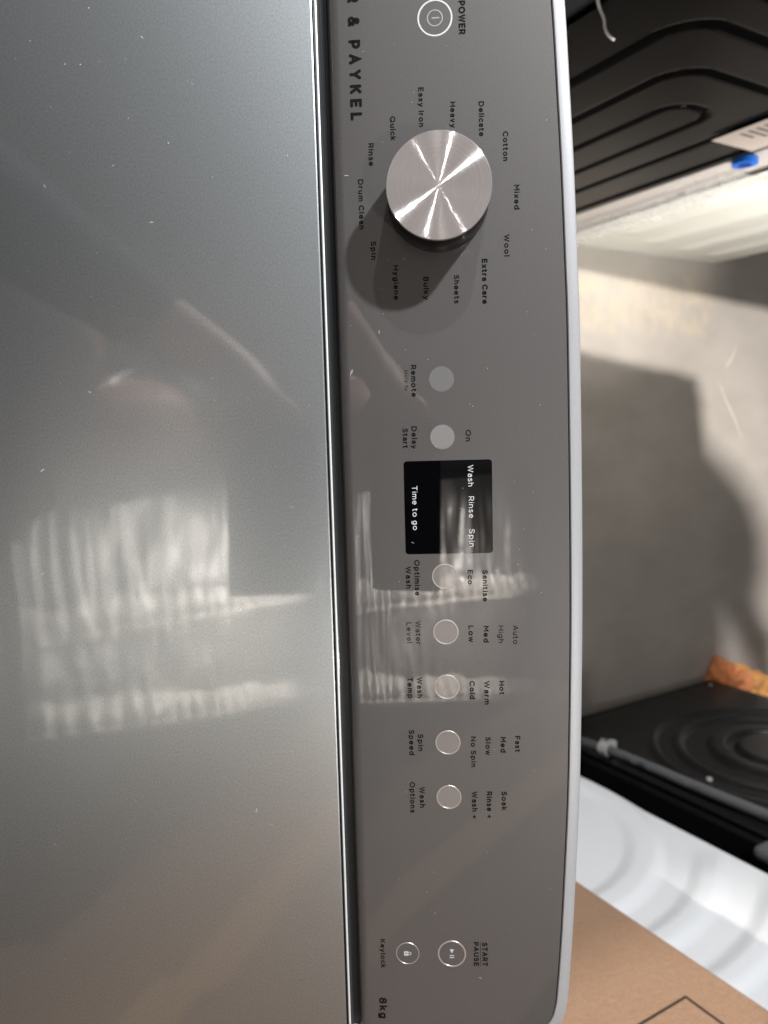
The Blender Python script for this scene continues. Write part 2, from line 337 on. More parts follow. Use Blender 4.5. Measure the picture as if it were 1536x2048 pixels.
# ---- printed lettering: a rounded geometric stroke alphabet
def arcp(cx, cy, rx, ry, a0, a1, n=14):
    return [(cx + rx*math.cos(R(a0+(a1-a0)*k/n)), cy + ry*math.sin(R(a0+(a1-a0)*k/n))) for k in range(n+1)]
def sp(*p): return [(q.x, q.y) for q in smooth_path([(x, y, 0) for x, y in p], 6)]
G = {
 'A': (84, [[(0, 0), (42, 100), (84, 0)], [(15, 32), (69, 32)]]),
 'B': (66, [[(0, 0), (0, 100), (36, 100)] + arcp(36, 77, 25, 23, 90, -90)[1:] + [(0, 54)], [(36, 54), (38, 54)] + arcp(38, 27, 28, 27, 90, -90)[1:] + [(0, 0)]]),
 'C': (84, [arcp(48, 50, 48, 50, 42, 318, 24)]),
 'D': (84, [[(0, 0), (0, 100), (34, 100)] + arcp(34, 50, 50, 50, 90, -90, 20)[1:] + [(0, 0)]]),
 'E': (62, [[(62, 100), (0, 100), (0, 0), (62, 0)], [(0, 51), (54, 51)]]),
 'F': (62, [[(62, 100), (0, 100), (0, 0)], [(0, 48), (54, 48)]]),
 'H': (76, [[(0, 0), (0, 100)], [(76, 0), (76, 100)], [(0, 51), (76, 51)]]),
 'I': (0, [[(0, 0), (0, 100)]]),
 'K': (70, [[(0, 0), (0, 100)], [(68, 100), (0, 34)], [(27, 60), (70, 0)]]),
 'L': (58, [[(0, 100), (0, 0), (58, 0)]]),
 'M': (86, [[(0, 0), (0, 100), (43, 38), (86, 100), (86, 0)]]),
 'N': (76, [[(0, 0), (0, 100), (76, 0), (76, 100)]]),
 'O': (100, [arcp(50, 50, 50, 50, 0, 360, 30)]),
 'P': (64, [[(0, 0), (0, 100), (34, 100)] + arcp(34, 68, 31, 32, 90, -90)[1:] + [(0, 36)]]),
 'Q': (100, [arcp(50, 50, 50, 50, 0, 360, 30), [(60, 26), (96, -4)]]),
 'R': (68, [[(0, 0), (0, 100), (36, 100)] + arcp(36, 69, 30, 31, 90, -90)[1:] + [(0, 38)], [(38, 38), (68, 0)]]),
 'S': (64, [sp((60, 86), (46, 97), (31, 100), (10, 93), (4, 75), (12, 59), (34, 51), (56, 42), (64, 25), (56, 7), (34, 0), (14, 4), (0, 15))]),
 'T': (72, [[(0, 100), (72, 100)], [(36, 100), (36, 0)]]),
 'U': (74, [[(0, 100), (0, 40)] + arcp(37, 38, 37, 38, 180, 360, 18) + [(74, 100)]]),
 'W': (120, [[(0, 100), (31, 0), (60, 98), (89, 0), (120, 100)]]),
 'Y': (80, [[(0, 100), (40, 42), (80, 100)], [(40, 42), (40, 0)]]),
 'X': (76, [[(0, 0), (76, 100)], [(0, 100), (76, 0)]]),
 'a': (50, [sp((4, 62), (14, 70), (27, 72), (44, 66), (50, 50)) + [(50, 0)], sp((50, 40), (34, 43), (16, 41), (2, 31), (0, 19), (7, 5), (22, 0), (38, 4), (50, 16))]),
 'c': (54, [arcp(35, 36, 35, 36, 48, 312, 20)]),
 'd': (62, [arcp(31, 36, 31, 36, 0, 360, 22), [(62, 106), (62, 0)]]),
 'e': (62, [[(1, 37), (61, 37)] + arcp(31, 36, 31, 36, 2, 315, 22)]),
 'g': (60, [arcp(30, 38, 30, 34, 0, 360, 22), [(60, 72), (60, -2)] + sp((60, -2), (54, -20), (32, -27), (12, -24), (4, -18))[1:]]),
 'h': (54, [[(0, 106), (0, 0)], [(0, 40)] + arcp(27, 44, 27, 28, 180, 0) + [(54, 0)]]),
 'i': (0, [[(0, 72), (0, 0)], [(0, 99), (0, 101)]]),
 'k': (52, [[(0, 106), (0, 0)], [(48, 72), (0, 26)], [(18, 42), (52, 0)]]),
 'l': (0, [[(0, 106), (0, 0)]]),
 'm': (90, [[(0, 72), (0, 0)], [(0, 44)] + arcp(22.5, 48, 22.5, 24, 180, 0) + [(45, 0)], [(45, 44)] + arcp(67.5, 48, 22.5, 24, 180, 0) + [(90, 0)]]),
 'n': (54, [[(0, 72), (0, 0)], [(0, 40)] + arcp(27, 44, 27, 28, 180, 0) + [(54, 0)]]),
 'o': (68, [arcp(34, 36, 34, 36, 0, 360, 24)]),
 'p': (62, [arcp(31, 36, 31, 36, 0, 360, 22), [(0, 72), (0, -28)]]),
 'r': (30, [[(0, 72), (0, 0)], sp((0, 38), (5, 58), (16, 69), (30, 72))]),
 's': (46, [sp((42, 62), (32, 70), (20, 72), (6, 67), (3, 54), (12, 43), (30, 36), (44, 28), (45, 13), (36, 2), (20, 0), (8, 3), (0, 10))]),
 't': (34, [[(10, 94), (10, 22)] + sp((10, 22), (12, 8), (22, 0), (34, 3))[1:], [(-4, 72), (32, 72)]]),
 'u': (54, [[(0, 72), (0, 28)] + arcp(27, 28, 27, 28, 180, 360) + [(54, 28)], [(54, 72), (54, 0)]]),
 'v': (56, [[(0, 72), (28, 0), (56, 72)]]),
 'w': (84, [[(0, 72), (21, 0), (42, 70), (63, 0), (84, 72)]]),
 'x': (54, [[(0, 0), (54, 72)], [(0, 72), (54, 0)]]),
 'y': (58, [[(0, 72), (29, 2)], [(58, 72), (24, -14)] + sp((24, -14), (16, -25), (2, -26))[1:]]),
 '+': (56, [[(0, 40), (56, 40)], [(28, 12), (28, 68)]]),
 '8': (66, [arcp(33, 76, 26, 24, 0, 360, 20), arcp(33, 26, 32, 27, 0, 360, 22)]),
 '3': (60, [[(4, 100), (56, 100), (28, 60)] + arcp(28, 29, 32, 30, 85, -140, 16)]),
 '&': (80, [sp((80, 0), (42, 46), (18, 74), (24, 95), (40, 100), (55, 92), (54, 76), (36, 58), (10, 42), (2, 22), (12, 4), (32, -1), (56, 8), (74, 42))]),
}
def text_mesh(s, width_mm, cap_mm, weight=.155, track=26, track_extra=0):
    """strokes -> flat ribbons with round ends, in mm, baseline at y=0, x from 0 to width_mm"""
    wd = weight*100
    x = 0; strokes = []
    for i, ch in enumerate(s):
        if ch == ' ': x += 50 + track_extra; continue
        adv, st = G[ch]
        for q in st: strokes.append([(x + px, wd/2 + py*(100-wd)/100) for px, py in q])
        x += adv + track + wd + track_extra
    xs = [p[0] for q in strokes for p in q]; lo = min(xs) - wd/2; hi = max(xs) + wd/2
    sy = cap_mm/100; sx = width_mm/(hi-lo); sw = (sx + sy)/2
    bm = bmesh.new(); lay = 0
    for q in strokes:
        pts = [Vector(((px-lo)*sx, py*sy)) for px, py in q]
        pts = [p for k, p in enumerate(pts) if k == 0 or (p - pts[k-1]).length > 1e-4]
        h = wd/2*sy; z = lay*.0012; lay += 1
        closed = (pts[0]-pts[-1]).length < 1e-3
        L_, Rr = [], []
        n_ = len(pts)
        for k, p in enumerate(pts):
            if closed: a_, b_ = pts[k-1 if k > 0 else n_-2], pts[(k+1) if k < n_-1 else 1]
            else: a_, b_ = pts[max(k-1, 0)], pts[min(k+1, n_-1)]
            d1 = (p-a_).normalized() if (p-a_).length > 0 else (b_-p).normalized()
            d2 = (b_-p).normalized() if (b_-p).length > 0 else d1
            t = (d1+d2); t = t.normalized() if t.length > .2 else d1
            c_ = max(.45, t.dot(d1)); nn = Vector((-t.y, t.x))*h/c_
            L_.append(bm.verts.new((p.x+nn.x, p.y+nn.y, z))); Rr.append(bm.verts.new((p.x-nn.x, p.y-nn.y, z)))
        for k in range(n_-1): bm.faces.new((L_[k], Rr[k], Rr[k+1], L_[k+1]))
        if not closed:
            for p, d in ((pts[0], pts[0]-pts[1]), (pts[-1], pts[-1]-pts[-2])):
                a0 = math.atan2(d.y, d.x)
                fan = [bm.verts.new((p.x+h*.98*math.cos(a0+R(-90+k*30)), p.y+h*.98*math.sin(a0+R(-90+k*30)), z)) for k in range(7)]
                bm.faces.new(fan)
    bmesh.ops.scale(bm, vec=(mm, mm, mm), verts=bm.verts)
    return bm
def word(s, x0, x1, base, cap, weight=.215, m=None, parent=None, z=.00006, extra=0, name='printed_word'):
    bm = text_mesh(s, x1-x0, cap, weight, track_extra=extra)
    return obj(name, bm, m or m_ink, parent or panel, False, Matrix.Translation((x0*mm, base*mm, z)))
words = [('POWER', -188.7, -174.7, 15.9, 3.10, .235),
('Easy Iron', -153.1, -136.1, -2.7, 2.48), ('Heavy', -146.2, -135.0, 11.5, 2.5), ('Delicate', -145.7, -130.7, 24.3, 2.5), ('Cotton', -132.3, -119.5, 35.0, 2.5),
('Mixed', -108.9, -98.1, 39.8, 2.55), ('Wool', -87.3, -77.5, 35.1, 2.50), ('Extra Care', -76.8, -56.6, 24.8, 2.65, .25), ('Sheets', -70.1, -57.3, 11.9, 2.5),
('Bulky', -69.8, -59.4, -2.2, 2.54), ('Hygiene', -75.5, -59.9, -16.0, 2.5), ('Spin', -86.7, -78.4, -26.1, 2.55), ('Drum Clean', -114.5, -92.3, -31.2, 2.54),
('Rinse', -130.1, -120.2, -26.0, 2.52), ('Quick', -141.3, -130.9, -15.8, 2.50), ('Remote', -29.8, -15.0, -8.9, 2.58), ('Hold 3s', -27.4, -18.1, -12.0, 1.6, .15),
('Delay', -1.2, 9.4, -9.3, 2.60), ('Start', -0.3, 8.9, -13.5, 2.6), ('On', 1.1, 6.5, 16.2, 2.58),
('Optimise', 62.8, 80.2, -9.4, 2.65), ('Wash', 65.9, 76.7, -13.6, 2.6), ('Eco', 68.0, 75.1, 16.1, 2.6), ('Sanitise', 68.2, 83.5, 23.2, 2.63),
('Water', 92.8, 104.5, -9.5, 2.6, .15), ('Level', 93.5, 103.7, -13.9, 2.68, .15), ('Low', 95.3, 103.5, 16.1, 2.65), ('Med', 95.6, 103.8, 23.3, 2.65),
('High', 95.5, 104.1, 30.5, 2.6, .15), ('Auto', 95.5, 104.7, 37.5, 2.63, .15), ('Wash', 121.0, 131.4, -9.4, 2.6), ('Temp', 121.0, 131.4, -14.1, 2.70),
('Cold', 123.0, 132.1, 16.2, 2.67), ('Warm', 123.0, 134.9, 23.4, 2.6), ('Hot', 123.1, 129.9, 30.6, 2.6), ('Spin', 149.8, 158.5, -9.6, 2.72),
('Speed', 147.7, 160.6, -14.0, 2.72), ('No Spin', 151.1, 166.8, 16.4, 2.6), ('Slow', 151.4, 160.6, 23.6, 2.57), ('Med', 151.4, 159.3, 30.9, 2.68),
('Fast', 150.9, 159.0, 38.0, 2.6), ('Wash', 177.1, 187.9, -9.4, 2.74), ('Options', 174.6, 190.5, -14.2, 2.74), ('Wash +', 179.4, 193.5, 16.5, 2.72),
('Rinse +', 179.4, 193.2, 23.8, 2.75), ('Soak', 179.4, 189.0, 31.1, 2.70), ('Keylock', 258.4, 274.0, -31.2, 2.57), ('START', 259.5, 272.2, 20.5, 2.75, .235),
('PAUSE', 259.3, 272.3, 16.2, 2.65, .235), ('8kg', 290.6, 302.1, -32.6, 4.0, .235)]
for t_ in words: word(*t_)
# maker's name in wide capitals, cut off by the picture edge
word('FISHER & PAYKEL', -222.0, -140.5, -33.7, 5.4, .255, extra=46, name='maker_name')
bm = bmesh.new(); bmesh.ops.create_grid(bm, x_segments=1, y_segments=1, size=.5); bmesh.ops.scale(bm, vec=(.0132, .00022, 1), verts=bm.verts)
obj('printed_line', bm, m_ink, panel, False, Matrix.Translation((.2658, .0197, .00006)))
# display window
def rrect(x0, x1, y0, y1, r, n=6):
    out = []
    for cx, cy, a in ((x1-r, y1-r, 0), (x0+r, y1-r, 90), (x0+r, y0+r, 180), (x1-r, y0+r, 270)):
        out += [(cx + r*math.cos(R(a+90*k/n)), cy + r*math.sin(R(a+90*k/n))) for k in range(n+1)]
    return out
bm = bmesh.new(); f_ = bm.faces.new([bm.verts.new((x*mm, y*mm, .00009)) for x, y in rrect(15.2, 59.9, -13.4, 28.4, 1.6)])
r = bmesh.ops.extrude_face_region(bm, geom=[f_]); bmesh.ops.translate(bm, vec=(0, 0, -.0008), verts=[v for v in r['geom'] if isinstance(v, bmesh.types.BMVert)])
bmesh.ops.recalc_face_normals(bm, faces=bm.faces)
disp = tag(obj('display_window', bm, m_glass, root, False, PM), 'unlit black display window with pale words')
for t_ in (('Wash', 17.7, 27.8, 17.0, 2.59), ('Rinse', 32.6, 42.9, 17.2, 2.55), ('Spin', 48.2, 56.9, 17.2, 2.6), ('Time to go', 27.0, 48.2, -9.6, 2.5)):
    word(*t_, weight=.125, m=m_inkw, parent=disp, z=.00014)
# buttons
def disc(r, z, n=64):
    bm = bmesh.new(); bm.faces.new([bm.verts.new((r*mm*math.cos(k*2*math.pi/n), r*mm*math.sin(k*2*math.pi/n), z*mm)) for k in range(n)]); return bm
def ringm(r0, r1, h, n=72):
    return lathe([(r0*mm, 0), ((r0+.12)*mm, h*mm), ((r1-.12)*mm, h*mm), (r1*mm, 0)], n)
m_btn = mat('button_face', (.235, .226, .218), .5, .1, .8, .015); add_noise(m_btn, 2600, (.165, .145, .132), (.215, .19, .175), 2, .3, .7)
m_btn2 = mat('pale_button_face', (.13, .127, .122), .6, .05); m_btn3 = mat('paler_button_face', (.19, .182, .176), .6, .05)
def button(x, y, r, ring, face, rm, name='touch_button', lab=None, th=.65):
    b = obj(name, disc(r - (th if ring else 0), .05), face, root, False, PM @ Matrix.Translation((x*mm, y*mm, 0)))
    if ring: obj('button_ring', ringm(r-th, r, .12), rm, b, True)
    if lab: b['label'] = lab
    return b
bp = button(-182.2, 5.4, 7.85, True, m_panel, m_ringw, 'power_button', 'power button with white ring and standby symbol', .8)
obj('power_symbol', ringm(3.05, 3.6, .08), m_icond, bp, True)
bm = bmesh.new(); bmesh.ops.create_grid(bm, x_segments=1, y_segments=1, size=.5); bmesh.ops.scale(bm, vec=(.0005, .0034, 1), verts=bm.verts)
obj('power_symbol', bm, m_icond, bp, False, Matrix.Translation((0, .0003, .0001)))
button(-22.9, 5.4, 5.85, False, m_btn2, None, lab='plain pale remote button')
button(4.1, 5.3, 5.75, False, m_btn3, None, lab='plain paler delay start button')
for x in (71.0, 98.4, 125.9, 154.2, 182.4):
    button(x, 5.2, 6.2, True, m_btn, m_ring)
bs = button(265.9, 5.2, 7.2, True, m_panel, m_ring, 'start_pause_button', None, .85)
bl = button(266.0, -17.3, 5.95, True, m_panel, m_ring, 'keylock_button', None, .5)
def poly(ps, z=.0001):
    bm = bmesh.new(); bm.faces.new([bm.verts.new((x*mm, y*mm, z)) for x, y in ps]); return bm
obj('play_symbol', poly([(-2.6, -1.15), (-.3, 0), (-2.6, 1.15)]), m_icon, bs)
for q in (.6, 1.7): obj('pause_bar', poly([(q, -1.15), (q+.5, -1.15), (q+.5, 1.15), (q, 1.15)]), m_icon, bs)
obj('padlock_body', poly(rrect(-1.25, 1.25, -1.9, .3, .5, 4)), m_icon, bl)
obj('padlock_keyhole', poly(arcp(0, -.75, .32, .42, 0, 340, 10), .00014), m_black, bl)
bm = bmesh.new(); pa = [(-.9, .3), (-.9, .9)] + arcp(0, 1.0, .9, .9, 180, 0, 8) + [(.9, .3)]
pb = [(-.5, .3), (-.5, .9)] + arcp(0, 1.0, .5, .5, 180, 0, 8) + [(.5, .3)]
va = [bm.verts.new((x*mm, y*mm, .0001)) for x, y in pa]; vb = [bm.verts.new((x*mm, y*mm, .0001)) for x, y in pb]
for k in range(len(va)-1): bm.faces.new((va[k], va[k+1], vb[k+1], vb[k]))
obj('padlock_shackle', bm, m_icon, bl)
# dial
KX, KY = -103.4, 5.4
dial = obj('dial', lathe([(0, 0), (.0228, 0), (.0230, .0005), (.0226, .0205), (.0220, .0212), (0, .0212)], 128), m_knob, root, True, PM @ Matrix.Translation((KX*mm, KY*mm, .0001)))
tag(dial, 'round dial with spun metal face and black side')
obj('dial_face', lathe([(.0224, .0207), (.02275, .0212), (.0228, .0224), (.0225, .0228), (0, .0228)], 128), m_cap, dial, True)

# ------------------------------------------------------------------ neighbours: pressed side panels as height fields
def field(name, x, y0, y1, z0, z1, fn, m, parent, step=.004, sign=1):
    ny = max(2, int((y1-y0)/step)); nz_ = max(2, int((z1-z0)/step))
    vs2 = []; fs = []
    for i in range(ny+1):
        for j in range(nz_+1):
            y = y0+(y1-y0)*i/ny; z = z0+(z1-z0)*j/nz_
            vs2.append((x + sign*fn(y, z), y, z))
    for i in range(ny):
        for j in range(nz_):
            a = i*(nz_+1)+j; q = (a, a+nz_+1, a+nz_+2, a+1)
            fs.append(q if sign > 0 else q[::-1])
    return obj(name, (vs2, fs), m, parent, True)
def ss(a, b, x):
    t = min(1, max(0, (x-a)/(b-a))); return t*t*(3-2*t)
def band(r, r0, r1, e): return ss(r0-e, r0+e, r)*(1-ss(r1-e, r1+e, r))
def sd_rrect(y, z, cy, cz, hy, hz, rad):
    qy = abs(y-cy)-hy+rad; qz = abs(z-cz)-hz+rad
    return math.hypot(max(qy, 0), max(qz, 0)) + min(max(qy, qz), 0) - rad
# left black machine: nested rounded loops
lb = empty('boxed_appliance', (-.70, .65, 0)); lb.name = 'black_appliance'
tag(lb, 'glossy black appliance whose side is pressed with nested rounded loops, in the upper right', 'appliance')
def f_lb(y, z):
    h = 0
    for hy, top, rad in ((.205, .775, .055), (.12, .70, .05), (.043, .625, .035)):
        d = sd_rrect(y, z, .68, (top+.09)/2 , hy, (top-.09)/2, rad)
        h += -.008*band(-d, 0, .011, .003) if hy > .05 else -.008*band(-d, 0, .008, .003)
    return h - .006*band(z, .822, .834, .004)
T = Matrix.Translation
def rel(o, root_): o.matrix_basis = T(-Vector(root_.location)) @ o.matrix_basis; return o
o = field('side_panel', -.40, .385, .895, .02, 1.42, f_lb, m_blk, lb, .003); rel(o, lb)  # upper part added out of view to block left lamp from the floor
bm = bmesh.new(); box(bm, -1.0, -.408, .383, .897, .02, 1.425, .004); rel(obj('body', bm, m_blk, lb), lb)
bm = bmesh.new(); box(bm, -.412, -.397, .878, .897, .03, .82, .003); rel(obj('edge_trim', bm, m_blk, lb), lb)
st = rel(obj('sticker', ([(-.395, .785, .565), (-.395, .880, .565), (-.395, .880, .655), (-.395, .785, .655)], [(0, 1, 2, 3)]), m_sticker, lb), lb)
for k in range(4):
    z = .635-.012*k
    obj('sticker_print', ([(-.3946, .80, z), (-.3946, .865-.012*k, z), (-.3946, .865-.012*k, z+.005), (-.3946, .80, z+.005)], [(0, 1, 2, 3)]), mat('sticker_ink', (.16, .13, .12), .6) if k == 0 else bpy.data.materials['sticker_ink'], st)
wr = obj('wire_hook', tube(smooth_path([(-.398, .345, .775), (-.398, .375, .744), (-.397, .401, .727), (-.396, .413, .717), (-.394, .420, .713), (-.392, .428, .711), (-.390, .432, .712)], 5), .0014, 8), m_clip)
tag(wr, 'thin pale wire hook hanging in front of the black appliance at the top', 'hook')
# foam corner post
bm = bmesh.new(); box(bm, -.50, -.402, .905, .985, 0, .82, .006)
fp = tag(obj('foam_post', bm, m_foam), 'off-white foam corner post between the black appliance and the cream appliance', 'packing foam')
bm = tube([(-.399, .914, .53), (-.391, .914, .53)], .019, 20)
bc = obj('blue_cap', bm, m_blue)
bm = tube([(-.3905, .914, .53), (-.3895, .914, .53)], .009, 16); obj('cap_recess', bm, mat('dark_blue_recess', (.005, .03, .25), .5), bc)
tag(bc, 'round bright blue plug on the foam post', 'plug')
# cream machine behind
lw = empty('cream_appliance', (-.70, 1.28, 0))
tag(lw, 'cream white appliance with ribbed side standing beyond the foam post', 'appliance')
def f_lw(y, z):
    return .006*band(y, 1.085, 1.13, .012)*ss(.10, .16, z) + .006*band(y, 1.20, 1.25, .012)*ss(.06, .12, z) + .006*band(y, 1.33, 1.38, .012)*ss(.04, .10, z) + .006*band(y, 1.45, 1.49, .012)*ss(.03, .09, z)
o = field('side_panel', -.40, 1.0, 1.562, 0.0, 1.40, f_lw, m_cream, lw, .006); rel(o, lw)  # extra height, unseen, also keeps the left lamp off the floor
bm = bmesh.new(); box(bm, -1.0, -.406, .998, 1.566, 0.0, 1.405, .008); rel(obj('body', bm, m_cream, lw), lw)
# crinkled clear film between
def film(name, x, y0, y1, z0, z1, amp, seed, m, ny=14, nz_=70):
    vs2 = []; fs = []
    for i in range(ny+1):
        for j in range(nz_+1):
            y = y0+(y1-y0)*i/ny; z = z0+(z1-z0)*j/nz_
            d = noise.fractal(Vector((y*38+seed, z*30, seed)), .8, 2.2, 4)*amp
            e = noise.noise(Vector((z*22, seed, 3)))*.014*(1 if i == ny else (.5 if i == 0 else 0))
            vs2.append((x+abs(d), y+e, z))
    for i in range(ny):
        for j in range(nz_):
            a = i*(nz_+1)+j; fs.append((a, a+nz_+1, a+nz_+2, a+1))
    return obj(name, (vs2, fs), m, None, True)
m_film = mat('clear_film', (.9, .9, .88), .12, Alpha=.35)
tag(film('plastic_film', -.394, .945, 1.045, .04, .5, .010, 4, m_film), 'crinkled clear film over the joint between foam post and cream appliance', 'plastic film')

# right black machine: rings
rb = empty('black_washer_back', (.99, 1.24, 0)); rb.name = 'black_dryer'
tag(rb, 'black appliance with concentric pressed rings on its side, lower right', 'appliance')
def f_rb(y, z):
    r = math.hypot(y-1.25, z-.405); a = math.degrees(math.atan2(z-.405, y-1.25))
    h = .010*ss(.145, .125, r) if r > .0 else 0
    h = .014*(1-ss(.125, .140, r)) - .013*band(r, .078, .098, .004)
    h += .010*band(r, .185, .203, .005)
    h += .009*band(r, .238, .252, .005)
    d = sd_rrect(y, z, 1.25, .41, .275, .36, .06)
    return h + .006*(1-ss(-.004, .008, d))
o = field('side_panel', .69, .945, 1.555, .02, .84, f_rb, m_dkplastic, rb, .004, -1); rel(o, rb)
bm = bmesh.new(); box(bm, .697, 1.28, .93, 1.557, 0, .85, .006); rel(obj('body', bm, m_blk, rb), rb)
for y, z in ((1.008, .155), (1.035, .40), (.985, .62), (1.50, .06)):
    s_ = obj('screw', tube([(.688, y, z), (.680, y, z)], .0055, 12), m_clip, rb); rel(s_, rb)
hose = obj('drain_hose', tube(smooth_path([(.60, .86, .05), (.655, .915, .13), (.668, .945, .17), (.672, .962, .215), (.672, .968, .30), (.672, .972, .42), (.672, .98, .56), (.674, .985, .72), (.70, .985, .80)], 8), .0098, 14), m_hose, None, True)
obj('hose_clip', tube([(.672, .960, .195), (.672, .963, .216)], .0145, 16), m_clip, hose)
cb = bmesh.new(); box(cb, .66, .69, .974, .990, .196, .212, .002); obj('clip_tab', cb, m_clip, hose)
tag(hose, 'grey hose running up the black appliance, held by a pale clip', 'hose')
bm = bmesh.new(); box(bm, .676, .70, .880, .925, .59, .70, .011)
br = tag(obj('grey_bracket', bm, mat('bracket_grey', (.10, .10, .10), .35)), 'rounded grey bracket at the right edge beside the white appliance', 'bracket')

# right white machine: nested arcs
rw = empty('white_appliance', (.99, .57, 0))
tag(rw, 'white appliance with nested curved arcs pressed into its side, between hose and carton', 'appliance')
def f_rw(y, z):
    dy = y-.575; dz = z-.30; r = math.hypot(dy, dz); a = math.degrees(math.atan2(dz, dy))
    end = ss(43, 50, a) if a > -90 else 1
    h = .0055*band(r, .235, .282, .014)
    h += .0055*band(r, .335, .374, .013)*ss(42, 58, a)
    h += .0055*band(r, .430, .468, .013)*ss(50, 66, a)
    h += .007*band(r, .525, .56, .009)*ss(64, 70, a)
    return h
o = field('side_panel', .69, .30, .848, .0, .86, f_rw, m_white, rw, .0045, -1); rel(o, rw)
bm = bmesh.new(); box(bm, .695, 1.28, .298, .852, 0, .865, .004); rel(obj('body', bm, m_white, rw), rw)

# cartons to the right (the near ones also show as reflections in the panel)
def carton(x0, x1, y0, y1, z0, z1, label, prints=False, m=None):
    t = empty('carton', ((x0+x1)/2, (y0+y1)/2, z0)); tag(t, label, 'box', 'brown cartons on the right')
    bm = bmesh.new(); box(bm, x0, x1, y0, y1, z0, z1, .003); rel(obj('box_body', bm, m or m_card, t), t)
    bm = bmesh.new(); box(bm, x0-.0006, x0+.01, (y0+y1)/2-.03, (y0+y1)/2+.03, z0+.002, z1-.002); rel(obj('packing_tape', bm, m_tape, t), t) if not prints else bm.free()
    return t
ct = carton(.58, 1.2, -.12, .4675, 0, 1.25, 'plain brown cardboard carton at the lower right edge with thin black outline print', True)
pk = mat('carton_ink', (.03, .02, .015), .6)
def pline(y0, y1, z0, z1): rel(obj('printed_outline', ([(.5794, y0, z0), (.5794, y1, z0), (.5794, y1, z1), (.5794, y0, z1)], [(0, 1, 2, 3)]), pk, ct), ct)
pline(.10, .4145, .8285, .8315); pline(.4115, .4145, .8315, 1.10)
carton(.60, 1.2, -.62, -.14, 0, 1.30, 'brown taped carton darkened to dim its reflection, beside the photographer, beneath another carton, outside the picture', False, m_card_dimmed)
carton(.62, 1.2, -.60, -.15, 1.302, 2.38, 'brown taped carton darkened to dim its reflection, on top of the stack beside the photographer, outside the picture', False, m_card_dimmed)
# orange cloth
def crumple(name, c, sx, sy, sz, seed, m, parent=None):
    bm = bmesh.new(); bmesh.ops.create_icosphere(bm, subdivisions=5, radius=1)
    for v in bm.verts:
        p = v.co.copy()
        d = noise.fractal(p*1.1 + Vector((seed, 0, 0)), .9, 2.1, 2)*.45 - .35*abs(noise.noise(p*1.5+Vector((0, seed, 0))))
        p = p*(1+d); p.z = max(p.z, -.55)
        v.co = Vector((p.x*sx, p.y*sy, (p.z+.55)*sz)) + Vector(c)
    return obj(name, bm, m, parent, True)
oc = crumple('cloth', (.70, 1.60, .002), .06, .055, .06, 2.0, m_orange)
crumple('cloth_fold', (.735, 1.71, .0), .055, .085, .05, 5.0, m_yellow, oc)
tag(oc, 'crumpled orange cloth lying on the floor beyond the black appliance', 'cloth')
# floor scuffs
for ps in (((-.20, 1.66), (-.17, 1.645), (-.14, 1.615)), ((-.11, 1.585), (-.06, 1.615), (.0, 1.66), (.05, 1.69))):
    bm = bmesh.new(); pp = smooth_path([(x, y, 0) for x, y in ps], 6); A_ = []; B_ = []
    for i, p in enumerate(pp):
        wd = .0035*math.sin(math.pi*(i+.3)/(len(pp)+.6)) + .0008
        A_.append(bm.verts.new((p.x-wd, p.y, .003))); B_.append(bm.verts.new((p.x+wd, p.y, .003)))
    for k in range(len(pp)-1): bm.faces.new((A_[k], B_[k], B_[k+1], A_[k+1]))
    tag(obj('floor_scratch', bm, m_scuff), kind='structure')

# ------------------------------------------------------------------ bubble-wrapped fridge behind the photographer (seen as reflection)
fr = empty('wrapped_fridge', (.36, -1.2, 0))
tag(fr, 'very tall appliance in cloudy bubble wrap standing behind the photographer, seen only as a reflection', 'fridge')
XL = .15
def xr(z): return .575 + .285*(z-1.7)
bm = bmesh.new()
P_ = [(XL, 0), (xr(1.7)-.02, 0), (xr(1.76), 1.76), (xr(3.14), 3.14), (XL, 3.14)]
a = [bm.verts.new((x, -1.06, z)) for x, z in P_]; b = [bm.verts.new((x, -1.65, z)) for x, z in P_]
bm.faces.new(a); bm.faces.new(b[::-1])
for k in range(5): bm.faces.new((a[k], a[(k+1) % 5], b[(k+1) % 5], b[k]))
bmesh.ops.recalc_face_normals(bm, faces=bm.faces)
rel(obj('body', bm, mat('dull_grey', (.10, .10, .095), .5), fr), fr)
seams = (lambda z: .385 + .141*(z-1.8), lambda z: .545 + .285*(z-1.7))
vs2 = []; nx_, nz_ = 150, 260; FX = {}
for i in range(nx_+1):
    for j in range(nz_+1):
        z = 1.76+1.40*j/nz_; x = XL + (xr(z)-XL)*i/nx_; sm = 0
        for f in seams:
            d = x - f(z)
            sm = max(sm, math.exp(d/.05) if d <= 0 else math.exp(-d/.010))
        ph_ = z*2*math.pi/.066 + 2.6*noise.noise(Vector((x*2, z*4, 0)))
        y = -1.035 + .010*noise.noise(Vector((x*7, z*9, 1))) + sm*(.012 + .014*math.sin(ph_) + .009*noise.noise(Vector((x*30, z*40, 2)))) + .006*noise.noise(Vector((x*3, z*34, 6)))
        vs2.append((x, y, z))
fa, fb = [], []
for i in range(nx_):
    for j in range(nz_):
        q = i*(nz_+1)+j; x, _, z = vs2[q]; face = (q, q+nz_+1, q+nz_+2, q+1)
        (fb if any(-.055 + .02*noise.noise(Vector((z*9, 0, 0))) < x-f(z) < .02 for f in seams) else fa).append(face)
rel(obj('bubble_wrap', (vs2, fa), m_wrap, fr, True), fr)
rel(obj('taped_seam', (vs2, fb), m_seam, fr, True), fr)

